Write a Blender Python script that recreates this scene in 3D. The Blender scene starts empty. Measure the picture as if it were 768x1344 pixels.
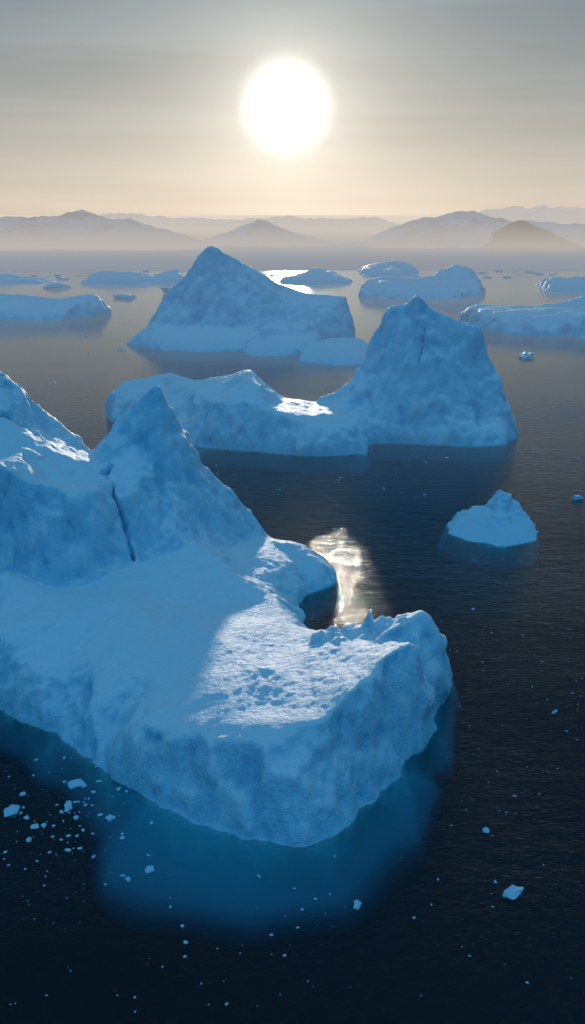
import bpy, math, random
import numpy as np
from mathutils import Vector
from mathutils.geometry import delaunay_2d_cdt

random.seed(7)
RNG = np.random.RandomState(11)
SUN_EL = math.radians(6.0)
SUN_AZ = math.radians(-0.35)      # from +Y
scene = bpy.context.scene
scene.view_settings.view_transform = 'Standard'
scene.view_settings.look = 'None'
scene.view_settings.exposure = 0

# ---------------------------------------------------------------- noise
PERM = RNG.permutation(256)
G = RNG.normal(size=(256, 3)); G /= np.linalg.norm(G, axis=1)[:, None]
J = RNG.uniform(0, 1, size=(256, 3))
def pnoise(x, y, z):
    x = np.asarray(x, float); y = np.asarray(y, float); z = np.asarray(z, float) + 0 * x
    xi = np.floor(x).astype(int); yi = np.floor(y).astype(int); zi = np.floor(z).astype(int)
    xf = x - xi; yf = y - yi; zf = z - zi
    u = xf**3*(xf*(xf*6-15)+10); v = yf**3*(yf*(yf*6-15)+10); w = zf**3*(zf*(zf*6-15)+10)
    r = 0
    for dx in (0, 1):
        for dy in (0, 1):
            for dz in (0, 1):
                h = PERM[(PERM[(PERM[(xi+dx) & 255] + yi+dy) & 255] + zi+dz) & 255]
                g = G[h]
                d = g[..., 0]*(xf-dx) + g[..., 1]*(yf-dy) + g[..., 2]*(zf-dz)
                r = r + d * (u if dx else 1-u) * (v if dy else 1-v) * (w if dz else 1-w)
    return r * 1.5
def worley(x, y, z):
    """distance to nearest cell point: concave scallops with sharp ribs between"""
    z = z + 0*x
    xi = np.floor(x).astype(int); yi = np.floor(y).astype(int); zi = np.floor(z).astype(int)
    best = np.full(x.shape, 9.)
    for dx in (-1, 0, 1):
        for dy in (-1, 0, 1):
            for dz in (-1, 0, 1):
                h = PERM[(PERM[(PERM[(xi+dx) & 255] + yi+dy) & 255] + zi+dz) & 255]
                j = J[h]
                best = np.minimum(best, (xi+dx+j[..., 0]-x)**2+(yi+dy+j[..., 1]-y)**2+(zi+dz+j[..., 2]-z)**2)
    return np.sqrt(best)
def facet(x, y, z):
    """each nearest-cell region is a slightly tilted plane: chipped, faceted ice"""
    z = z + 0*x
    xi = np.floor(x).astype(int); yi = np.floor(y).astype(int); zi = np.floor(z).astype(int)
    num = np.zeros(x.shape); den = np.zeros(x.shape)
    for dx in (-1, 0, 1):
        for dy in (-1, 0, 1):
            for dz in (-1, 0, 1):
                h = PERM[(PERM[(PERM[(xi+dx) & 255] + yi+dy) & 255] + zi+dz) & 255]
                j = J[h]; g = G[(h*7+3) & 255]
                ax = x-(xi+dx+j[..., 0]); ay = y-(yi+dy+j[..., 1]); az = z-(zi+dz+j[..., 2])
                w = np.exp(-18*(ax*ax+ay*ay+az*az))
                num += w*(g[..., 0]*ax+g[..., 1]*ay+g[..., 2]*az+.25*g[..., 0]); den += w
    return num/(den+1e-9)
def fbm(x, y, z, o=4):
    a = 1.0; f = 1.0; r = 0
    for i in range(o):
        r = r + a*pnoise(x*f+i*17.3, y*f-i*9.1, z*f+i*5.7); a *= .5; f *= 2.03
    return r
def ridged(x, y, z, o=4):
    a = 1.0; f = 1.0; r = 0
    for i in range(o):
        r = r + a*(1-2*np.abs(pnoise(x*f+i*13.3, y*f+i*7.1, z*f-i*3.7))); a *= .5; f *= 2.1
    return r*.5
def sstep(a, b, x):
    t = np.clip((x-a)/(b-a), 0, 1); return t*t*(3-2*t)
def blur(h, r):
    if r < 1: return h
    k = 2*r+1
    for _ in range(2):
        p = np.pad(h, ((r+1, r), (0, 0)), mode='edge').cumsum(0); h = (p[k:]-p[:-k])/k
        p = np.pad(h, ((0, 0), (r+1, r)), mode='edge').cumsum(1); h = (p[:, k:]-p[:, :-k])/k
    return h
def inside(poly, x, y):
    c = False; n = len(poly); j = n-1
    for i in range(n):
        xi, yi = poly[i][:2]; xj, yj = poly[j][:2]
        if (yi > y) != (yj > y) and x < (xj-xi)*(y-yi)/(yj-yi)+xi: c = not c
        j = i
    return c
def pdist(poly, x, y):
    m = 1e9; n = len(poly)
    for i in range(n):
        ax, ay = poly[i][:2]; bx, by = poly[(i+1) % n][:2]
        L = (bx-ax)**2+(by-ay)**2
        t = max(0, min(1, ((x-ax)*(bx-ax)+(y-ay)*(by-ay))/L))
        m = min(m, math.hypot(x-ax-t*(bx-ax), y-ay-t*(by-ay)))
    return m
def mesh_object(name, verts, faces, mat, smooth=True, attrs=None):
    me = bpy.data.meshes.new(name)
    verts = np.asarray(verts, float)
    ctr = verts.mean(0); ctr[2] = 0
    v = verts-ctr
    faces = np.asarray(faces, dtype=np.int32)
    k = faces.shape[1]
    me.vertices.add(len(v)); me.vertices.foreach_set('co', v.ravel().astype(np.float32))
    me.loops.add(faces.size); me.loops.foreach_set('vertex_index', faces.ravel())
    me.polygons.add(len(faces))
    me.polygons.foreach_set('loop_start', np.arange(0, faces.size, k, dtype=np.int32))
    me.polygons.foreach_set('loop_total', np.full(len(faces), k, dtype=np.int32))
    me.update(calc_edges=True)
    me.polygons.foreach_set('use_smooth', np.full(len(faces), smooth))
    if attrs:
        for an, av in attrs.items():
            at = me.attributes.new(an, 'FLOAT', 'POINT'); at.data.foreach_set('value', np.asarray(av, np.float32))
    me.materials.append(mat)
    ob = bpy.data.objects.new(name, me); ob.location = ctr
    bpy.context.collection.objects.link(ob)
    return ob

# ---------------------------------------------------------------- node helpers
def nn(nt, t, **kw):
    n = nt.nodes.new(t)
    for k, v in kw.items(): setattr(n, k, v)
    return n
def math_n(nt, op, a, b=None, c=None, clamp=False):
    n = nt.nodes.new('ShaderNodeMath'); n.operation = op; n.use_clamp = clamp
    for i, v in enumerate((a, b, c)):
        if v is None: continue
        if isinstance(v, (int, float)): n.inputs[i].default_value = v
        else: nt.links.new(v, n.inputs[i])
    return n.outputs[0]
def maprange(nt, v, a, b, c=0.0, d=1.0, smooth=True):
    n = nt.nodes.new('ShaderNodeMapRange')
    if smooth: n.interpolation_type = 'SMOOTHSTEP'
    nt.links.new(v, n.inputs[0])
    for i, q in enumerate((a, b, c, d)): n.inputs[i+1].default_value = q
    return n.outputs[0]
def mixc(nt, f, a, b, mode='MIX'):
    n = nt.nodes.new('ShaderNodeMix'); n.data_type = 'RGBA'; n.blend_type = mode; n.clamp_factor = True
    if isinstance(f, (int, float)): n.inputs[0].default_value = f
    else: nt.links.new(f, n.inputs[0])
    for i, v in ((6, a), (7, b)):
        if isinstance(v, tuple): n.inputs[i].default_value = (*v, 1)
        else: nt.links.new(v, n.inputs[i])
    return n.outputs[2]
def noise(nt, vec, scale, detail=4, rough=.55, out=0):
    n = nt.nodes.new('ShaderNodeTexNoise'); n.inputs['Scale'].default_value = scale
    n.inputs['Detail'].default_value = detail; n.inputs['Roughness'].default_value = rough
    nt.links.new(vec, n.inputs['Vector']); return n.outputs[out]
def ramp(nt, fac, stops, ease='LINEAR'):
    n = nt.nodes.new('ShaderNodeValToRGB'); n.color_ramp.interpolation = ease
    e = n.color_ramp.elements
    while len(e) < len(stops): e.new(.5)
    for i, (p, c) in enumerate(stops): e[i].position = p; e[i].color = (*c, 1)
    nt.links.new(fac, n.inputs[0]); return n.outputs[0]
def scalev(nt, vec, s):
    n = nt.nodes.new('ShaderNodeVectorMath'); n.operation = 'MULTIPLY'
    nt.links.new(vec, n.inputs[0]); n.inputs[1].default_value = s; return n.outputs[0]
def new_mat(name):
    m = bpy.data.materials.new(name); m.use_nodes = True; m.node_tree.nodes.clear()
    nt = m.node_tree
    return m, nt, nn(nt, 'ShaderNodeOutputMaterial')
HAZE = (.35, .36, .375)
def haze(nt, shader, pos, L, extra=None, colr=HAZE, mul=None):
    """painted haze: surface emission that thickens with distance from the world origin"""
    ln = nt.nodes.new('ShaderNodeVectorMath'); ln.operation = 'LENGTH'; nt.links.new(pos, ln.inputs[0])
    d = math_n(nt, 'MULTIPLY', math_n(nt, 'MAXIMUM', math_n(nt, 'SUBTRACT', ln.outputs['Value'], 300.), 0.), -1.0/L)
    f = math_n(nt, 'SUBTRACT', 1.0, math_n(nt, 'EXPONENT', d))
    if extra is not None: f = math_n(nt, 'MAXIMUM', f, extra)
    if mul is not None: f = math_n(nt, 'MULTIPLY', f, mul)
    em = nt.nodes.new('ShaderNodeEmission')  # haze light put into the surface itself, no mist volume
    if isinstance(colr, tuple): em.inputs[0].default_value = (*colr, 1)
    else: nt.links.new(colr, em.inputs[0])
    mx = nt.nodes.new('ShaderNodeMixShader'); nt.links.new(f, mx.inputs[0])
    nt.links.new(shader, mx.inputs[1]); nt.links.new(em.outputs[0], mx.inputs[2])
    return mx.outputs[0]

# ---------------------------------------------------------------- ice material
def make_ice():
    m, nt, out = new_mat('glacial_ice')
    geo = nn(nt, 'ShaderNodeNewGeometry'); pos = geo.outputs['Position']
    sp = nn(nt, 'ShaderNodeSeparateXYZ'); nt.links.new(pos, sp.inputs[0])
    sn = nn(nt, 'ShaderNodeSeparateXYZ'); nt.links.new(geo.outputs['Normal'], sn.inputs[0])
    nz = sn.outputs[2]; z = sp.outputs[2]
    big = noise(nt, pos, .06, 2, .6)
    med = noise(nt, pos, .9, 4, .7)
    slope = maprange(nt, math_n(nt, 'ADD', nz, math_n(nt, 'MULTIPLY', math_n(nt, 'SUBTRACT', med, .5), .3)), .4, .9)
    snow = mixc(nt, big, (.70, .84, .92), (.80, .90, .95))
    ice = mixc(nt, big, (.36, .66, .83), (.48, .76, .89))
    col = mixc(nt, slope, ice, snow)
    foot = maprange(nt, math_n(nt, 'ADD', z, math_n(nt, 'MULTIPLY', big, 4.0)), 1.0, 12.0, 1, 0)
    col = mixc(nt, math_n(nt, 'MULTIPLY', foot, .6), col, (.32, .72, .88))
    cv = nn(nt, 'ShaderNodeAttribute', attribute_name='cavity_shade')
    col = mixc(nt, maprange(nt, cv.outputs['Fac'], .0, 1.0, 0, .5), col, (.12, .42, .66))  # bluer hollows, with occlusion shade painted into the ice colour
    col = mixc(nt, maprange(nt, cv.outputs['Fac'], .0, -1.0, 0, .45), col, (.82, .92, .96))  # raised ribs painted paler to strengthen the relief shading
    cr = nn(nt, 'ShaderNodeAttribute', attribute_name='crack')
    col = mixc(nt, math_n(nt, 'MULTIPLY', cr.outputs['Fac'], .85), col, (.04, .25, .48))
    under = ramp(nt, maprange(nt, z, -15, 0, 0, 1, False), [  # water's light absorption by depth painted into the submerged ice colour
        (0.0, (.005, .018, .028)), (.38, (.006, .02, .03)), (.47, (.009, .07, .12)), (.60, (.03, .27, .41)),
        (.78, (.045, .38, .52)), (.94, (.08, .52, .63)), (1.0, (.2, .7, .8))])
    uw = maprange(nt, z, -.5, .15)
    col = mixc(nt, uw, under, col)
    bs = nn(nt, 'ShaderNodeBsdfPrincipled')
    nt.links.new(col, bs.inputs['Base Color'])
    bs.inputs['Roughness'].default_value = .5
    bs.inputs['IOR'].default_value = 1.31
    nt.links.new(math_n(nt, 'MULTIPLY', uw, .35), bs.inputs['Specular IOR Level'])
    b = nn(nt, 'ShaderNodeBump'); b.inputs['Distance'].default_value = .7
    nt.links.new(maprange(nt, z, -1, .5, 0, .9), b.inputs['Strength'])
    nt.links.new(med, b.inputs['Height']); nt.links.new(b.outputs[0], bs.inputs['Normal'])
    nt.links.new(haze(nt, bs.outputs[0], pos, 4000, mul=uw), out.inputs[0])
    return m
ICE = make_ice()

# ---------------------------------------------------------------- iceberg builder
def offset_ring(poly, d, z, step=1):
    n = len(poly); area = sum(poly[i][0]*poly[(i+1) % n][1]-poly[(i+1) % n][0]*poly[i][1] for i in range(n))
    sg = 1 if area > 0 else -1; res = []
    for i in range(0, n, step):
        ax, ay = poly[i-1][:2]; bx, by = poly[(i+1) % n][:2]
        tx, ty = bx-ax, by-ay; L = math.hypot(tx, ty)
        x = poly[i][0]+sg*ty/L*d; y = poly[i][1]-sg*tx/L*d
        if not inside(poly, x, y) and pdist(poly, x, y) > d*.6: res.append((x, y, z))
    return res
def iceberg(name, poly, inner, cell, S, amp=1.0, shelf=(), cracks=(), blobs=(), pebble=None, soft=1.0, seed=0, crag=None, fac=1.0):
    poly = [(p[0], p[1], 0.) for p in poly]
    inner = [p for p in inner if inside(poly, p[0], p[1]) and pdist(poly, p[0], p[1]) > .8*S]
    pts = list(poly)+list(inner)+list(shelf)
    def far_shelf(p, d): return all(math.hypot(p[0]-q[0], p[1]-q[1]) > d for q in shelf)
    pts += [p for p in offset_ring(poly, 1.8*S, -10*max(1, S)) if far_shelf(p, 13)]
    pts += [p for p in offset_ring(poly, 6*S, -24*S) if far_shelf(p, 22)]
    xs = [p[0] for p in pts]; ys = [p[1] for p in pts]; mg = 5*S
    x0, x1, y0, y1 = min(xs)-mg, max(xs)+mg, min(ys)-mg, max(ys)+mg
    for t in (0, .25, .5, .75, 1):
        pts += [(x0+(x1-x0)*t, y0-1, -30*S), (x0+(x1-x0)*t, y1+1, -30*S)]
        pts += [(x0-1, y0+(y1-y0)*t, -30*S), (x1+1, y0+(y1-y0)*t, -30*S)]
    n = len(poly)
    ce = [(i, (i+1) % n) for i in range(n)]
    r = delaunay_2d_cdt([Vector(p[:2]) for p in pts], ce, [], 0, 1e-4)
    vs, fs, ov = r[0], r[2], r[3]
    zz = [pts[ov[i][0]][2] if ov[i] else 0. for i in range(len(vs))]
    nx = int((x1-x0)/cell)+1; ny = int((y1-y0)/cell)+1
    gx = x0+np.arange(nx)*cell; gy = y0+np.arange(ny)*cell
    H = np.full((ny, nx), -30.*S)
    for f in fs:
        a, b, c = [vs[i] for i in f]; za, zb, zc = [zz[i] for i in f]
        den = (b.y-c.y)*(a.x-c.x)+(c.x-b.x)*(a.y-c.y)
        if abs(den) < 1e-9: continue
        i0 = max(0, int((min(a.x, b.x, c.x)-x0)/cell)); i1 = min(nx-1, int((max(a.x, b.x, c.x)-x0)/cell)+1)
        j0 = max(0, int((min(a.y, b.y, c.y)-y0)/cell)); j1 = min(ny-1, int((max(a.y, b.y, c.y)-y0)/cell)+1)
        if i1 < i0 or j1 < j0: continue
        X, Y = np.meshgrid(gx[i0:i1+1], gy[j0:j1+1])
        w0 = ((b.y-c.y)*(X-c.x)+(c.x-b.x)*(Y-c.y))/den
        w1 = ((c.y-a.y)*(X-c.x)+(a.x-c.x)*(Y-c.y))/den
        w2 = 1-w0-w1
        m = (w0 >= -1e-6) & (w1 >= -1e-6) & (w2 >= -1e-6)
        sub = H[j0:j1+1, i0:i1+1]; sub[m] = (w0*za+w1*zb+w2*zc)[m]
    X, Y = np.meshgrid(gx, gy)
    Hs = blur(H, max(1, int(round(soft*1.2*S/cell)))); H = blur(H, max(1, int(round(soft*.3*S/cell))))
    hi = sstep(14*S, 30*S, H)
    H = Hs*(1-hi)*.5+H*(1-(1-hi)*.5)
    sd = seed*31.7
    wx = 2.6*S*fbm(X/(14*S)+sd, Y/(14*S), 0.3+sd, 5); wy = 2.6*S*fbm(X/(14*S)-sd, Y/(14*S)+9, 5.3, 5)
    damp = sstep(-6*S, 0, H)*.75+.25
    fx = np.clip((X+wx*damp*amp-x0)/cell, 0, nx-1.001); fy = np.clip((Y+wy*damp*amp-y0)/cell, 0, ny-1.001)
    ix = fx.astype(int); iy = fy.astype(int); tx = fx-ix; ty = fy-iy
    H = (H[iy, ix]*(1-tx)+H[iy, ix+1]*tx)*(1-ty)+(H[iy+1, ix]*(1-tx)+H[iy+1, ix+1]*tx)*ty
    gyy, gxx = np.gradient(blur(H, 2), cell)
    steep = sstep(.35, 1.2, np.hypot(gxx, gyy))
    above = sstep(0, 2.5*S, H)
    H = H+above*.7*S*(1-np.exp(-np.maximum(H, 0)/(1.0*S)))
    cm = 1.0
    if crag:
        cx_, cy_, rx_, ry_ = crag
        cm = 1+1.5*sstep(1.2, .6, np.hypot((X-cx_)/rx_, (Y-cy_)/ry_))
    H = H+above*amp*S*cm*(.2+1.0*steep)*(1.8*ridged(X/(10*S)+sd, Y/(10*S), .7, 5)-.7)
    H = H+above*amp*S*(1.2*fbm(X/(26*S), Y/(26*S)+sd, 2., 3))
    H = H+above*amp*S*.16*fbm(X/(4*S), Y/(7*S)+sd, 4., 3)
    if pebble:
        px, py, rx, ry = pebble
        mk = sstep(1.15, .6, np.hypot((X-px)/rx, (Y-py)/ry))*above
        H = H+mk*(.42*worley(X/1.7, Y/2.3, 3.3)+.12*np.abs(pnoise(X/.9, Y/1.1, 8.3))+.4*pnoise(X/6, Y/9, 1.1)-.25)
    for (bx, by, br, bz) in blobs:
        d = np.hypot(X-bx, Y-by)*(1+.3*pnoise(X/1.5, Y/1.5, bx))
        H = np.where(d < br, np.maximum(H, H+bz*np.sqrt(np.clip(1-(d/br)**2, 0, 1))), H)
    crack = np.zeros_like(H)
    for (pl, wd, dp) in cracks:
        dm = np.full_like(H, 1e9)
        Xw = X+1.8*S*fbm(X/(5*S), Y/(5*S), 1.5, 4); Yw = Y+1.8*S*fbm(X/(5*S), Y/(5*S), 7.5, 4)
        for (ax, ay), (bx, by) in zip(pl[:-1], pl[1:]):
            L = (bx-ax)**2+(by-ay)**2
            t = np.clip(((Xw-ax)*(bx-ax)+(Yw-ay)*(by-ay))/L, 0, 1)
            dm = np.minimum(dm, np.hypot(Xw-ax-t*(bx-ax), Yw-ay-t*(by-ay)))
        k = np.exp(-(dm/wd)**2); H = H-dp*k; crack = np.maximum(crack, sstep(.35, .9, k))
    gyy, gxx = np.gradient(blur(H, 1), cell)
    N = np.stack([-gxx, -gyy, np.ones_like(H)], -1); N /= np.linalg.norm(N, axis=-1)[..., None]
    st = 1-N[..., 2]
    ab = sstep(-2*S, 1.5*S, H)
    r1 = ridged(X/(6.5*S), Y/(6.5*S), H/(15*S)+sd, 4)
    fa = facet(X/(8*S)+sd, Y/(8*S), H/(9*S)); fb = facet(X/(3.2*S)-sd, Y/(3.2*S), H/(3.8*S))
    wo = worley(X/(1.9*S), Y/(1.9*S)+sd, H/(2.1*S))
    mk2 = sstep(-.15, .45, fbm(X/(17*S), Y/(17*S)+sd, H/(17*S), 3))      # scallops only in patches
    D = amp*S*ab*((.08+1.1*st)*(1.2*r1-.3) + fac*(.05+2.3*st)*fa + fac*(.02+.95*st)*fb
                  + (.03+.9*st)*mk2*(wo-.5) + st*.35*fbm(X/(1.3*S), Y/(1.3*S), H/(1.3*S), 2))
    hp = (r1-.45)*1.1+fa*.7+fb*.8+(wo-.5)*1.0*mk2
    cav_shade = np.clip(-hp, -1, 1)*sstep(.05, .35, st)*ab
    V = np.stack([X, Y, H], -1)+N*D[..., None]
    idx = np.arange(nx*ny).reshape(ny, nx)
    q = np.stack([idx[:-1, :-1], idx[:-1, 1:], idx[1:, 1:], idx[1:, :-1]], -1).reshape(-1, 4)
    keep = H.ravel()[q].max(1) > -13
    q = q[keep]
    used = np.unique(q); remap = -np.ones(nx*ny, int); remap[used] = np.arange(len(used))
    return mesh_object(name, V.reshape(-1, 3)[used], remap[q], ICE, attrs={'crack': crack.ravel()[used], 'cavity_shade': cav_shade.ravel()[used]})

# ---- foreground iceberg
mw = [(-93.9,182.4),(-61.9,164.3),(-50.1,156.4),(-37,145.1),(-25.2,134.7),(-13.6,126.8),(-1.8,123.5),(5.9,125.2),
      (12.9,131.5),(21.1,143.4),(29.3,159.8),(36.2,177.8),(35,184),(28,187),(19,188),(12,190),(6,197),(2.8,206),(1.8,217.1),
      (5.5,225.6),(11.5,232),(13.5,238),(10,248),(3,257),(-6,263),(-16,267),(-28,271),(-45,275),(-70,283),(-100,290),
      (-140,290),(-160,240),(-150,205),(-122,192)]
mi = [(-4.4,130,14),(4.8,135.5,16),(13.4,143.8,18),(24,157,20.5),(27.3,172,20.5),(31,170,14.5),(-15,132.2,12),(-25.4,139.7,11),
      (-40,154,7),(-51,163,7),(9.5,179,10.5),(16.3,179,12.5),(22.7,176.7,16.5),(-.6,169,10.5),(2.4,152.6,13),
      (-12.3,151,14),(-8.3,160,13.5),(-9,215,9),(-18,230,12),(1,236,6),
      (8,236,4.5),(4,246,6),(-8,252,7),(-3,207,6.5),(0,191,7),(-22,256,10),(-27,245,34),(-37,235,57),(-34,225,31),(-26,215,18),
      (-28,190,12),(-38,181,16),(-42,165.6,11),(-28.5,160.5,12),(-63,174,14),(-57,190,15),(-56,235,35),(-77,250,53),(-83,250,59),
      (-70,245,41),(-99,250,61),(-48,235,46),(-68,225,42),(-79,235,47),(-70,204,43),(-63,204,39),(-56,205,35),(-48,209,35),
      (-45,212,30),(-70,198,18),(-59,198,14),(-51,200,13),(-44,205,15),(-38,208,15),(-40,228,39),(-49,224,36),(-98,205,37),
      (-94,190,12),(-114,250,61),(-42,214,30),(-38,210,14),(-47,220,35),(-37,250,36),(-56,258,28),(-83,268,35),(-114,270,40),
      (-130,230,40),(-140,215,20),(-10,137,13.5),(9,160,13.5),(17,166,16)]
mshelf = [(-31,131,-4),(-20,122,-4),(-7,118.3,-4),(7,120.5,-4),(16,131,-4.5),(25,149,-5.),(-31,122,-6.),(-22,117.5,-6.),
          (-7,113.8,-6.),(8,117.5,-6.3),(19,130,-7),(28,153,-7.5),(37,177,-7.5),
          (-36,119,-12),(-28,110,-12),(-6,106,-12),(12,110,-12),(25,125,-12),(34,152,-12),(41,180,-12),
          (-37,133,-9),(-42,128,-14),(-46,148,-9),(-57,157.5,-10),(-52,146,-14)]
blobs = []
rr = random.Random(3)
for _ in range(50):
    t = rr.random()
    blobs.append((5+15*t+rr.gauss(0, 1.8), 177-1*t+rr.gauss(0, 2.4), rr.uniform(.8, 1.7), rr.uniform(.4, 1.0)))
iceberg('iceberg', mw, mi, .38, 1.0, .8, shelf=mshelf, blobs=blobs, pebble=(4, 158, 20, 26), crag=(-76, 228, 26, 24),
        cracks=[([(-49,224),(-44,214),(-39,208)], .65, 2.4), ([(-88,240),(-80,234),(-73,238)], .5, 2.)], seed=1)

# ---- arched middle iceberg: low block joined to a tall pinnacle
iceberg('iceberg', [(-92,443),(-79,421),(-43,389),(-18,382),(5,374),(32,375),(36,396),(54,394),(81,390),(99,393),(109,418),
         (106,436),(85,452),(60,458),(40,446),(22,436),(5,440),(-15,450),(-40,468),(-65,480),(-88,478),(-98,462)],
        [(-92,452,11),(-87,460,16),(-62,452,23),(-47,440,21),(-31,432,25),(-20,425,29),(-12,420,22),(-5,415,16),(9,410,13.5),
         (20,410,13.5),(26,415,17),(-83,445,12),(-53,428,20),(-19,410,28),(6,398,13.5),(29,392,12),(32,384,5),(30,425,27),
         (39,430,43),(45,430,58),(54,428,60),(58,425,65),(66,424,57),(77,422,53),(86,420,50),(92,418,34),(99,412,17),
         (105,408,6),(41,412,26),(57,412,37),(76,410,33),(48,402,12),(76,400,12),(93,400,7),
         (-35,396,17),(-12,389,18),(8,382,12),(25,382,10),(10,425,12),(-2,428,14)],
        .62, 1.4, .75, seed=2, soft=.7, fac=.9, cracks=[([(62,420),(58,410)], .32, 1.1)])
# ---- large back iceberg
iceberg('iceberg', [(-134,716),(-103,691),(-72,679),(-32,687),(10,721),(49,753),(56,775),(50,800),(10,820),(-50,815),(-100,790),(-130,750)],
        [(-132,722,2),(-113,725,16),(-109,735,30),(-86,745,50),(-67,750,76),(-52,755,67),(-9,765,43),(10,770,37),(47,775,32),
         (49,765,14),(-82,718,14),(-33,722,13),(-52,735,39),(-9,745,29),(29,755,25)], 1.0, 2.0, .65, seed=3, soft=.5, fac=.9)
iceberg('iceberg', [(-33,660),(-5,660),(22,679),(28,700),(15,722),(-12,725),(-35,708),(-40,680)],
        [(-32,690,8),(-23,700,19),(-11,702,17),(13,710,21),(23,710,8),(-5,690,10),(10,690,10)], .8, 1.4, .9, seed=4)
iceberg('iceberg', [(3,635),(30,615),(51,622),(64,650),(60,680),(30,690),(8,672)],
        [(9,650,7),(26,665,12),(49,665,12),(57,662,6),(28,640,7),(45,642,7)], .9, 1.4, .35, seed=5)
iceberg('iceberg', [(52,274),(58,266),(67,262),(77,266),(81,275),(82,288),(75,297),(62,296),(53,286)],
        [(55,279,1.5),(59,283,3.),(62,286,5),(66,287,5.5),(71,286,12),(73.5,287,8.5),(76,284,5),(79,282,2.5),(65,273,1.5),(71,272,2.),
         (69.5,279,6),(74,278,2.5),(62,278,2.),(66,291,3.5),(74,291,4)],
        .28, .6, 1.2, seed=16, soft=.3)
iceberg('iceberg', [(-340,907),(-288,887),(-229,894),(-186,942),(-195,965),(-260,985),(-350,990),(-420,960),(-410,920)],
        [(-346,930,23),(-299,930,20),(-268,930,19),(-240,925,16),(-214,930,19),(-206,940,21),(-201,940,12),(-290,960,18)], 1.5, 2.2, 1., seed=7)
iceberg('iceberg', [(161,832),(172,793),(207,772),(249,762),(292,753),(340,760),(360,800),(350,890),(280,920),(200,910),(160,880)],
        [(168,850,14),(176,865,16),(221,860,16),(251,850,20),(273,850,27),(324,850,29),(183,802,12),(220,785,13),(260,775,14),(310,775,15)],
        1.4, 2.0, 1., seed=8)
iceberg('iceberg', [(87,1147),(137,1115),(204,1126),(243,1169),(255,1200),(250,1240),(180,1260),(100,1240),(82,1190)],
        [(92,1190,18),(116,1200,20),(161,1200,19),(189,1210,22),(215,1220,34),(229,1220,31),(245,1210,16),(130,1150,13),(200,1160,13)],
        2.0, 2.4, 1., seed=9)
iceberg('iceberg', [(-22,1378),(18,1334),(81,1363),(95,1420),(85,1480),(20,1490),(-20,1450)],
        [(-10,1430,7),(19,1440,10),(37,1450,19),(55,1450,14),(80,1440,3)], 2.4, 2.4, 1., seed=10)
iceberg('iceberg', [(-315,1360),(-227,1334),(-186,1363),(-165,1420),(-170,1480),(-330,1480)],
        [(-300,1420,12),(-292,1440,14),(-220,1440,8),(-180,1450,18)], 2.4, 2.4, 1., seed=11)
iceberg('iceberg', [(118,1560),(199,1532),(225,1600),(230,1700),(180,1760),(120,1720)],
        [(149,1680,14),(192,1690,17),(170,1600,9)], 2.6, 2.4, 1., seed=12)
iceberg('iceberg', [(345,1227),(390,1215),(470,1220),(500,1280),(480,1360),(360,1360)],
        [(366,1290,13),(415,1300,15),(460,1300,17)], 2.4, 2.4, 1., seed=13)
iceberg('iceberg', [(-520,1330),(-432,1348),(-372,1378),(-365,1430),(-400,1500),(-540,1490)],
        [(-454,1440,8),(-500,1430,11),(-400,1430,5)], 2.6, 2.4, 1., seed=14)

# ---------------------------------------------------------------- floating bits
def cube_topology(n=5):
    vs = {}; verts = []; faces = []
    def vid(p):
        k = tuple(np.round(p, 4))
        if k not in vs: vs[k] = len(verts); verts.append(p)
        return vs[k]
    lin = np.linspace(-1, 1, n)
    for ax in range(3):
        for sgn in (-1, 1):
            for i in range(n-1):
                for j in range(n-1):
                    c = []
                    for (u, v) in ((i, j), (i+1, j), (i+1, j+1), (i, j+1)):
                        p = [0, 0, 0]; p[ax] = sgn; p[(ax+1) % 3] = lin[u]; p[(ax+2) % 3] = lin[v]; c.append(vid(tuple(p)))
                    faces.append(c if sgn > 0 else c[::-1])
    P = np.array(verts, float)
    return P/np.linalg.norm(P, axis=1)[:, None]**.75, np.array(faces)
TOP = {n: cube_topology(n) for n in (4, 9)}
def chunk(rs, r, flat, n=4):
    P, F = TOP[n]; P = P.copy()
    o = rs.uniform(0, 200, 3)
    P *= (1+.55*pnoise(P[:, 0]*1.1+o[0], P[:, 1]*1.1+o[1], P[:, 2]*1.1+o[2])+.3*pnoise(P[:, 0]*2.7+o[1], P[:, 1]*2.7+o[2], P[:, 2]*2.7))[:, None]
    P *= np.array([r*rs.uniform(.7, 1.3), r*rs.uniform(.5, 1.1), r*flat])
    a = rs.uniform(0, 6.28); ca, sa = math.cos(a), math.sin(a)
    return np.stack([P[:, 0]*ca-P[:, 1]*sa, P[:, 0]*sa+P[:, 1]*ca, P[:, 2]], -1), F
rs = np.random.RandomState(5)
def single(x, y, r, flat=.4):
    P, F = chunk(rs, r, flat, 9); P = P+np.array([x, y, r*flat*.1])
    mesh_object('ice_floe', P, F, ICE, smooth=False)
for (x, y, r, fl) in [(34.3,111.7,1.2,.4),(9.9,109.1,1.0,.35),(-23,116.7,.9,.3),(-49.6,131.5,1.7,.3),(33.1,126.4,.5,.5),(55.4,164.3,.6,.5),
                   (-39.9,133,1.0,.3),(-31.8,129.8,.7,.35),(105.6,313,2.2,.5),(-44.4,127.4,.6,.3),(-40,139.2,1.1,.3),
                   (171.6,652.8,8,.35),(-208.6,1136,14,.3),(-335,1300,16,.3),(-145,1203,20,.35)]:
    single(x, y, r, fl)
allP = []; allF = []; base = 0
def scatter(n, fx, fr, flat=.4):
    global base
    for _ in range(n):
        x, y = fx(); r = fr()
        P, F = chunk(rs, r, flat); P = P+np.array([x, y, r*.05])
        allP.append(P); allF.append(F+base); base += len(P)
scatter(190, lambda: (rs.normal(-40, 8), rs.normal(131, 9)), lambda: .06+.45*rs.random()**3)
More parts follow.
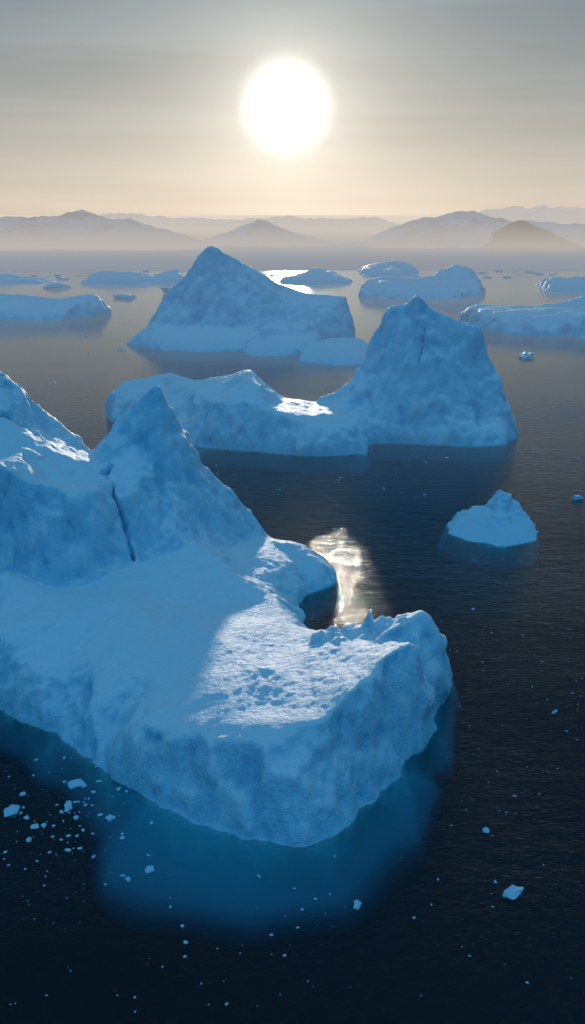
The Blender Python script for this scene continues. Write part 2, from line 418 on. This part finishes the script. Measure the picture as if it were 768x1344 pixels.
scatter(70, lambda: (rs.uniform(-42, 10), rs.uniform(90, 122)), lambda: .05+.25*rs.random()**2)
scatter(190, lambda: (rs.uniform(15, 75), rs.uniform(86, 210)), lambda: .05+.22*rs.random()**3)
scatter(150, lambda: (rs.uniform(-40, 190), rs.uniform(215, 520)), lambda: .12+.5*rs.random()**3)
scatter(40, lambda: (rs.normal(0, 60), rs.normal(350, 25)), lambda: .2+.7*rs.random()**2)
scatter(80, lambda: (rs.uniform(-280, 330), rs.uniform(480, 1100)), lambda: .4+1.3*rs.random()**2)
scatter(150, lambda: (rs.uniform(-650, 650), rs.uniform(1420, 1680)), lambda: 1.+7*rs.random()**2, .25)
mesh_object('brash_ice', np.concatenate(allP), np.concatenate(allF), ICE, smooth=False)

# ---------------------------------------------------------------- sea
def grid_sheet(name, xs, ys, zf, mat):
    X, Y = np.meshgrid(xs, ys); Z = zf(X, Y)
    ny, nx = X.shape; idx = np.arange(nx*ny).reshape(ny, nx)
    q = np.stack([idx[:-1, :-1], idx[:-1, 1:], idx[1:, 1:], idx[1:, :-1]], -1).reshape(-1, 4)
    return mesh_object(name, np.stack([X, Y, Z], -1).reshape(-1, 3), q, mat)
m, nt, out = new_mat('sea_water')
geo = nn(nt, 'ShaderNodeNewGeometry'); pos = geo.outputs['Position']
sp = nn(nt, 'ShaderNodeSeparateXYZ'); nt.links.new(pos, sp.inputs[0])
w1 = noise(nt, scalev(nt, pos, (.14, .26, 0)), 1, 2, .5)
w2 = noise(nt, scalev(nt, pos, (.6, 1.1, 0)), 1, 4, .7)
patch = maprange(nt, noise(nt, scalev(nt, pos, (.006, .012, 0)), 1, 2, .55), .35, .65, .55, 1.2)
wave_fade = maprange(nt, sp.outputs[1], 280, 700, 1.0, .15)      # waves flattened with distance so far water reflects brighter
h = math_n(nt, 'ADD', math_n(nt, 'MULTIPLY', w1, .42), math_n(nt, 'MULTIPLY', w2, .33))
h = math_n(nt, 'MULTIPLY', math_n(nt, 'MULTIPLY', h, patch), wave_fade)
b = nn(nt, 'ShaderNodeBump'); b.inputs['Distance'].default_value = 1.0; b.inputs['Strength'].default_value = .6
nt.links.new(h, b.inputs['Height'])
fr = nn(nt, 'ShaderNodeFresnel'); fr.inputs[0].default_value = 1.36; nt.links.new(b.outputs[0], fr.inputs['Normal'])
gl = nn(nt, 'ShaderNodeBsdfGlossy'); gl.inputs['Roughness'].default_value = .065; nt.links.new(b.outputs[0], gl.inputs['Normal'])
gl.inputs['Color'].default_value = (.92, .97, 1, 1)
tr = nn(nt, 'ShaderNodeBsdfTransparent'); tr.inputs[0].default_value = (.85, .95, .97, 1)
mx = nn(nt, 'ShaderNodeMixShader'); nt.links.new(fr.outputs[0], mx.inputs[0])
nt.links.new(tr.outputs[0], mx.inputs[1]); nt.links.new(gl.outputs[0], mx.inputs[2])
nt.links.new(haze(nt, mx.outputs[0], pos, 1900, colr=(.30, .345, .40)), out.inputs[0])  # bluish haze emission painted over the sea, brightening far water
grid_sheet('sea', np.linspace(-30000, 30000, 3), np.linspace(-2000, 60000, 3), lambda X, Y: 0*X, m)
m, nt, out = new_mat('deep_water_glow')
df = nn(nt, 'ShaderNodeEmission'); df.inputs[0].default_value = (.0004, .0032, .0078, 1); nt.links.new(df.outputs[0], out.inputs[0])  # dim emission stands in for light coming back from deep water
grid_sheet('deep_water_sheet', np.linspace(-30000, 30000, 3), np.linspace(-2000, 60000, 3), lambda X, Y: 0*X-9.3, m)  # added glowing backing sheet below the surface, not a seabed

# ---------------------------------------------------------------- far shore
m, nt, out = new_mat('snow_plain_painted_haze')
geo = nn(nt, 'ShaderNodeNewGeometry'); pos = geo.outputs['Position']
sp = nn(nt, 'ShaderNodeSeparateXYZ'); nt.links.new(pos, sp.inputs[0])
df = nn(nt, 'ShaderNodeBsdfDiffuse'); df.inputs[0].default_value = (.6, .66, .74, 1)
hz = ramp(nt, maprange(nt, sp.outputs[1], 1600, 12000, 0, 1, False),  # haze colours painted on the plain as emission, warmer with distance
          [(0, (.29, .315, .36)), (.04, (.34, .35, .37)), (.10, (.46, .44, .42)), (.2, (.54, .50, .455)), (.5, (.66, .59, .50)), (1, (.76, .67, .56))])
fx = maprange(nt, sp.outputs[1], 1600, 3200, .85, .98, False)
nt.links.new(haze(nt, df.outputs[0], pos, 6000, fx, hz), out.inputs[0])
ys = np.concatenate([np.linspace(0, 1, 14)**1.5*600, np.array([900, 1800, 4000, 9000, 20000, 57000])])
xs = np.linspace(-9000, 9000, 500)
X, Yo = np.meshgrid(xs, ys)
edge = 1690+120*fbm(xs/500, xs*0+3.1, 0., 5)
Y = Yo+edge[None, :]*(1-np.clip(Yo/4000, 0, 1))+1690*np.clip(Yo/4000, 0, 1)
Z = .6+2.5*np.clip(Yo/40, 0, 1)+3*np.abs(fbm(X/150, Y/150, 1., 3))*np.clip(Yo/150, 0, 1)*np.clip(1-Yo/3000, 0, 1)
ny, nx = X.shape; idx = np.arange(nx*ny).reshape(ny, nx)
q = np.stack([idx[:-1, :-1], idx[:-1, 1:], idx[1:, 1:], idx[1:, :-1]], -1).reshape(-1, 4)
XX = X*(1+Yo/20000)
mesh_object('snow_plain', np.stack([XX, Y, Z], -1).reshape(-1, 3), q, m)

def hill_mat(name, rock, snow, mist, snowline, base=.52):
    m, nt, out = new_mat(name)
    geo = nn(nt, 'ShaderNodeNewGeometry'); pos = geo.outputs['Position']
    sp = nn(nt, 'ShaderNodeSeparateXYZ'); nt.links.new(pos, sp.inputs[0])
    n = noise(nt, scalev(nt, pos, (.012, .012, .03)), 1, 7, .65)
    col = mixc(nt, maprange(nt, n, snowline-.08, snowline+.08), rock, snow)
    df = nn(nt, 'ShaderNodeBsdfDiffuse'); nt.links.new(col, df.inputs[0])
    n2 = noise(nt, scalev(nt, pos, (.002, .002, .01)), 1, 4, .6)
    zf = maprange(nt, math_n(nt, 'ADD', sp.outputs[2], math_n(nt, 'MULTIPLY', n2, 30.)), 15, 120, .998, base)  # low-lying haze painted on the slopes, thicker towards the base
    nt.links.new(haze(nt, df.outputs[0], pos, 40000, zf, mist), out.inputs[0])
    return m
HM = hill_mat('hazy_snow_hill', (.10, .11, .13), (.5, .56, .66), (.50, .47, .445), .46, .66)
HB = hill_mat('hazy_rock_hill', (.07, .06, .055), (.3, .3, .32), (.48, .44, .40), .66, .54)
HF = hill_mat('hazy_far_hill', (.25, .25, .27), (.6, .65, .7), (.60, .55, .50), .4, .88)
def hills(name, prof, yc, depth, mat, seed, cell=9):
    px = np.array([p[0] for p in prof]); pz = np.array([p[1] for p in prof])
    xs = np.arange(px.min(), px.max(), cell); ys = np.arange(-1, 1.001, 2*cell/depth)
    def zf(X, Y):
        t = (Y-yc)/(depth/2)
        crest = np.interp(X, px, pz)
        w = np.clip(1-np.abs(t+.15*fbm(X/200, Y/200, seed, 3)), 0, 1)
        z = crest*w**.9
        return z*(1+.2*ridged(X/130, Y/130, seed, 5)*(.4+w*.6))+crest*.08*fbm(X/60, Y/60, seed, 4)*w-2
    return grid_sheet(name, xs, yc+ys*depth/2, zf, mat)
hills('snow_hills', [(-2600,60),(-2100,140),(-1600,90),(-1250,115),(-980,88),(-883,82),(-770,94),(-655,97),(-584,80),(-515,82),(-424,56),
       (-308,28),(-200,0)], 2950, 800, HM, 1.3)
hills('snow_hills', [(-420,0),(-300,20),(-205,42),(-115,78),(-70,60),(0,38),(80,22),(200,0)], 3150, 600, HM, 4.3)
hills('snow_hills', [(200,0),(267,28),(336,60),(428,80),(540,99),(590,102),(680,82),(780,70),(900,60),(1100,80),(1500,120),(2000,60),(2600,50)],
      3050, 700, HM, 6.3)
hills('rock_hill', [(520,0),(580,24),(630,50),(680,72),(700,70),(770,52),(830,24),(900,0)], 2820, 420, HB, 8.3)
hills('far_hills', [(500,0),(700,50),(860,104),(1000,118),(1150,120),(1400,100),(1800,140),(2400,80),(3200,60)], 4200, 900, HF, 9.3, 14)
hills('far_hills', [(-3200,0),(-2600,70),(-1700,60),(-1000,95),(-700,70),(-300,64),(0,78),(250,64),(500,72),(800,0)], 5600, 900, HF, 11.3, 16)

# ---------------------------------------------------------------- sky
w = bpy.data.worlds.new('World'); scene.world = w; w.use_nodes = True; nt = w.node_tree
bg = nt.nodes['Background']; bg.inputs[1].default_value = .1
sky = nn(nt, 'ShaderNodeTexSky'); sky.sky_type = 'NISHITA'; sky.sun_disc = False
sky.sun_elevation = SUN_EL; sky.sun_rotation = SUN_AZ; sky.dust_density = 2.0; sky.air_density = 1.0; sky.ozone_density = 3.0
tc = nn(nt, 'ShaderNodeTexCoord'); d = tc.outputs['Generated']
sp = nn(nt, 'ShaderNodeSeparateXYZ'); nt.links.new(d, sp.inputs[0])
front = ramp(nt, maprange(nt, sp.outputs[2], 0, 1, 0, 1, False), [
    (0, (.68, .59, .485)), (.025, (.56, .51, .44)), (.07, (.40, .395, .365)), (.13, (.29, .315, .32)), (.20, (.19, .24, .275)),
    (.42, (.07, .13, .19)), (.75, (.035, .09, .15)), (1, (.14, .34, .54))])
back = ramp(nt, maprange(nt, sp.outputs[2], 0, 1, 0, 1, False), [(0, (.018, .145, .31)), (.3, (.028, .21, .45)), (.7, (.075, .34, .64)), (1, (.14, .42, .71))])
side = maprange(nt, sp.outputs[1], -.15, .75)
col = mixc(nt, side, back, front)
cl = noise(nt, scalev(nt, d, (1.2, 1.2, 13)), 1.3, 3, .5)
cl2 = noise(nt, scalev(nt, d, (2.0, 2.0, 45)), 1.5, 3, .5)
cm = maprange(nt, cl, .36, .66, .90, 1.07)
cm = math_n(nt, 'MULTIPLY', cm, maprange(nt, cl2, .3, .7, .98, 1.015))
vs_ = nn(nt, 'ShaderNodeVectorMath', operation='SCALE'); nt.links.new(col, vs_.inputs[0]); nt.links.new(cm, vs_.inputs['Scale'])
sd = Vector((math.sin(SUN_AZ)*math.cos(SUN_EL), math.cos(SUN_AZ)*math.cos(SUN_EL), math.sin(SUN_EL)))
dt = nn(nt, 'ShaderNodeVectorMath', operation='DOT_PRODUCT'); nt.links.new(d, dt.inputs[0]); dt.inputs[1].default_value = sd
ang = math_n(nt, 'MULTIPLY', math_n(nt, 'ARCCOSINE', math_n(nt, 'MINIMUM', dt.outputs['Value'], 1.0)), 57.2958)
core = maprange(nt, ang, .8, 3.3, 1, 0)
inner = math_n(nt, 'EXPONENT', math_n(nt, 'MULTIPLY', ang, -1/2.0))
wide = math_n(nt, 'EXPONENT', math_n(nt, 'MULTIPLY', ang, -1/7.5))
def sc(c, f, k):
    n = nn(nt, 'ShaderNodeVectorMath', operation='SCALE'); n.inputs[0].default_value = tuple(v*k for v in c); nt.links.new(f, n.inputs['Scale']); return n.outputs[0]
def add(a, b_):
    n = nn(nt, 'ShaderNodeVectorMath', operation='ADD'); nt.links.new(a, n.inputs[0]); nt.links.new(b_, n.inputs[1]); return n.outputs[0]
tot = add(vs_.outputs[0], sc((1, .96, .88), core, .75))
tot = add(tot, sc((1, .94, .82), inner, .75))
tot = add(tot, sc((1, .92, .79), wide, .35))
n = nn(nt, 'ShaderNodeVectorMath', operation='SCALE'); nt.links.new(tot, n.inputs[0]); n.inputs['Scale'].default_value = 10.
skys = nn(nt, 'ShaderNodeVectorMath', operation='SCALE'); nt.links.new(sky.outputs[0], skys.inputs[0]); skys.inputs['Scale'].default_value = .03
nt.links.new(add(n.outputs[0], skys.outputs[0]), bg.inputs[0])
w.name = 'sky'

sl = bpy.data.lights.new('sun', 'SUN'); sl.energy = 2.0; sl.angle = math.radians(2.4); sl.color = (1, .87, .74)
so = bpy.data.objects.new('sun', sl); bpy.context.collection.objects.link(so)
so.rotation_euler = (-sd).to_track_quat('-Z', 'Y').to_euler(); so.location = (0, 300, 300)

cam = bpy.data.cameras.new('camera'); co = bpy.data.objects.new('camera', cam); bpy.context.collection.objects.link(co)
co.location = (0, 0, 100); co.rotation_euler = (math.radians(90-18.6), 0, 0)
cam.sensor_fit = 'VERTICAL'; cam.angle = math.radians(60); cam.clip_start = .5; cam.clip_end = 200000
scene.camera = co
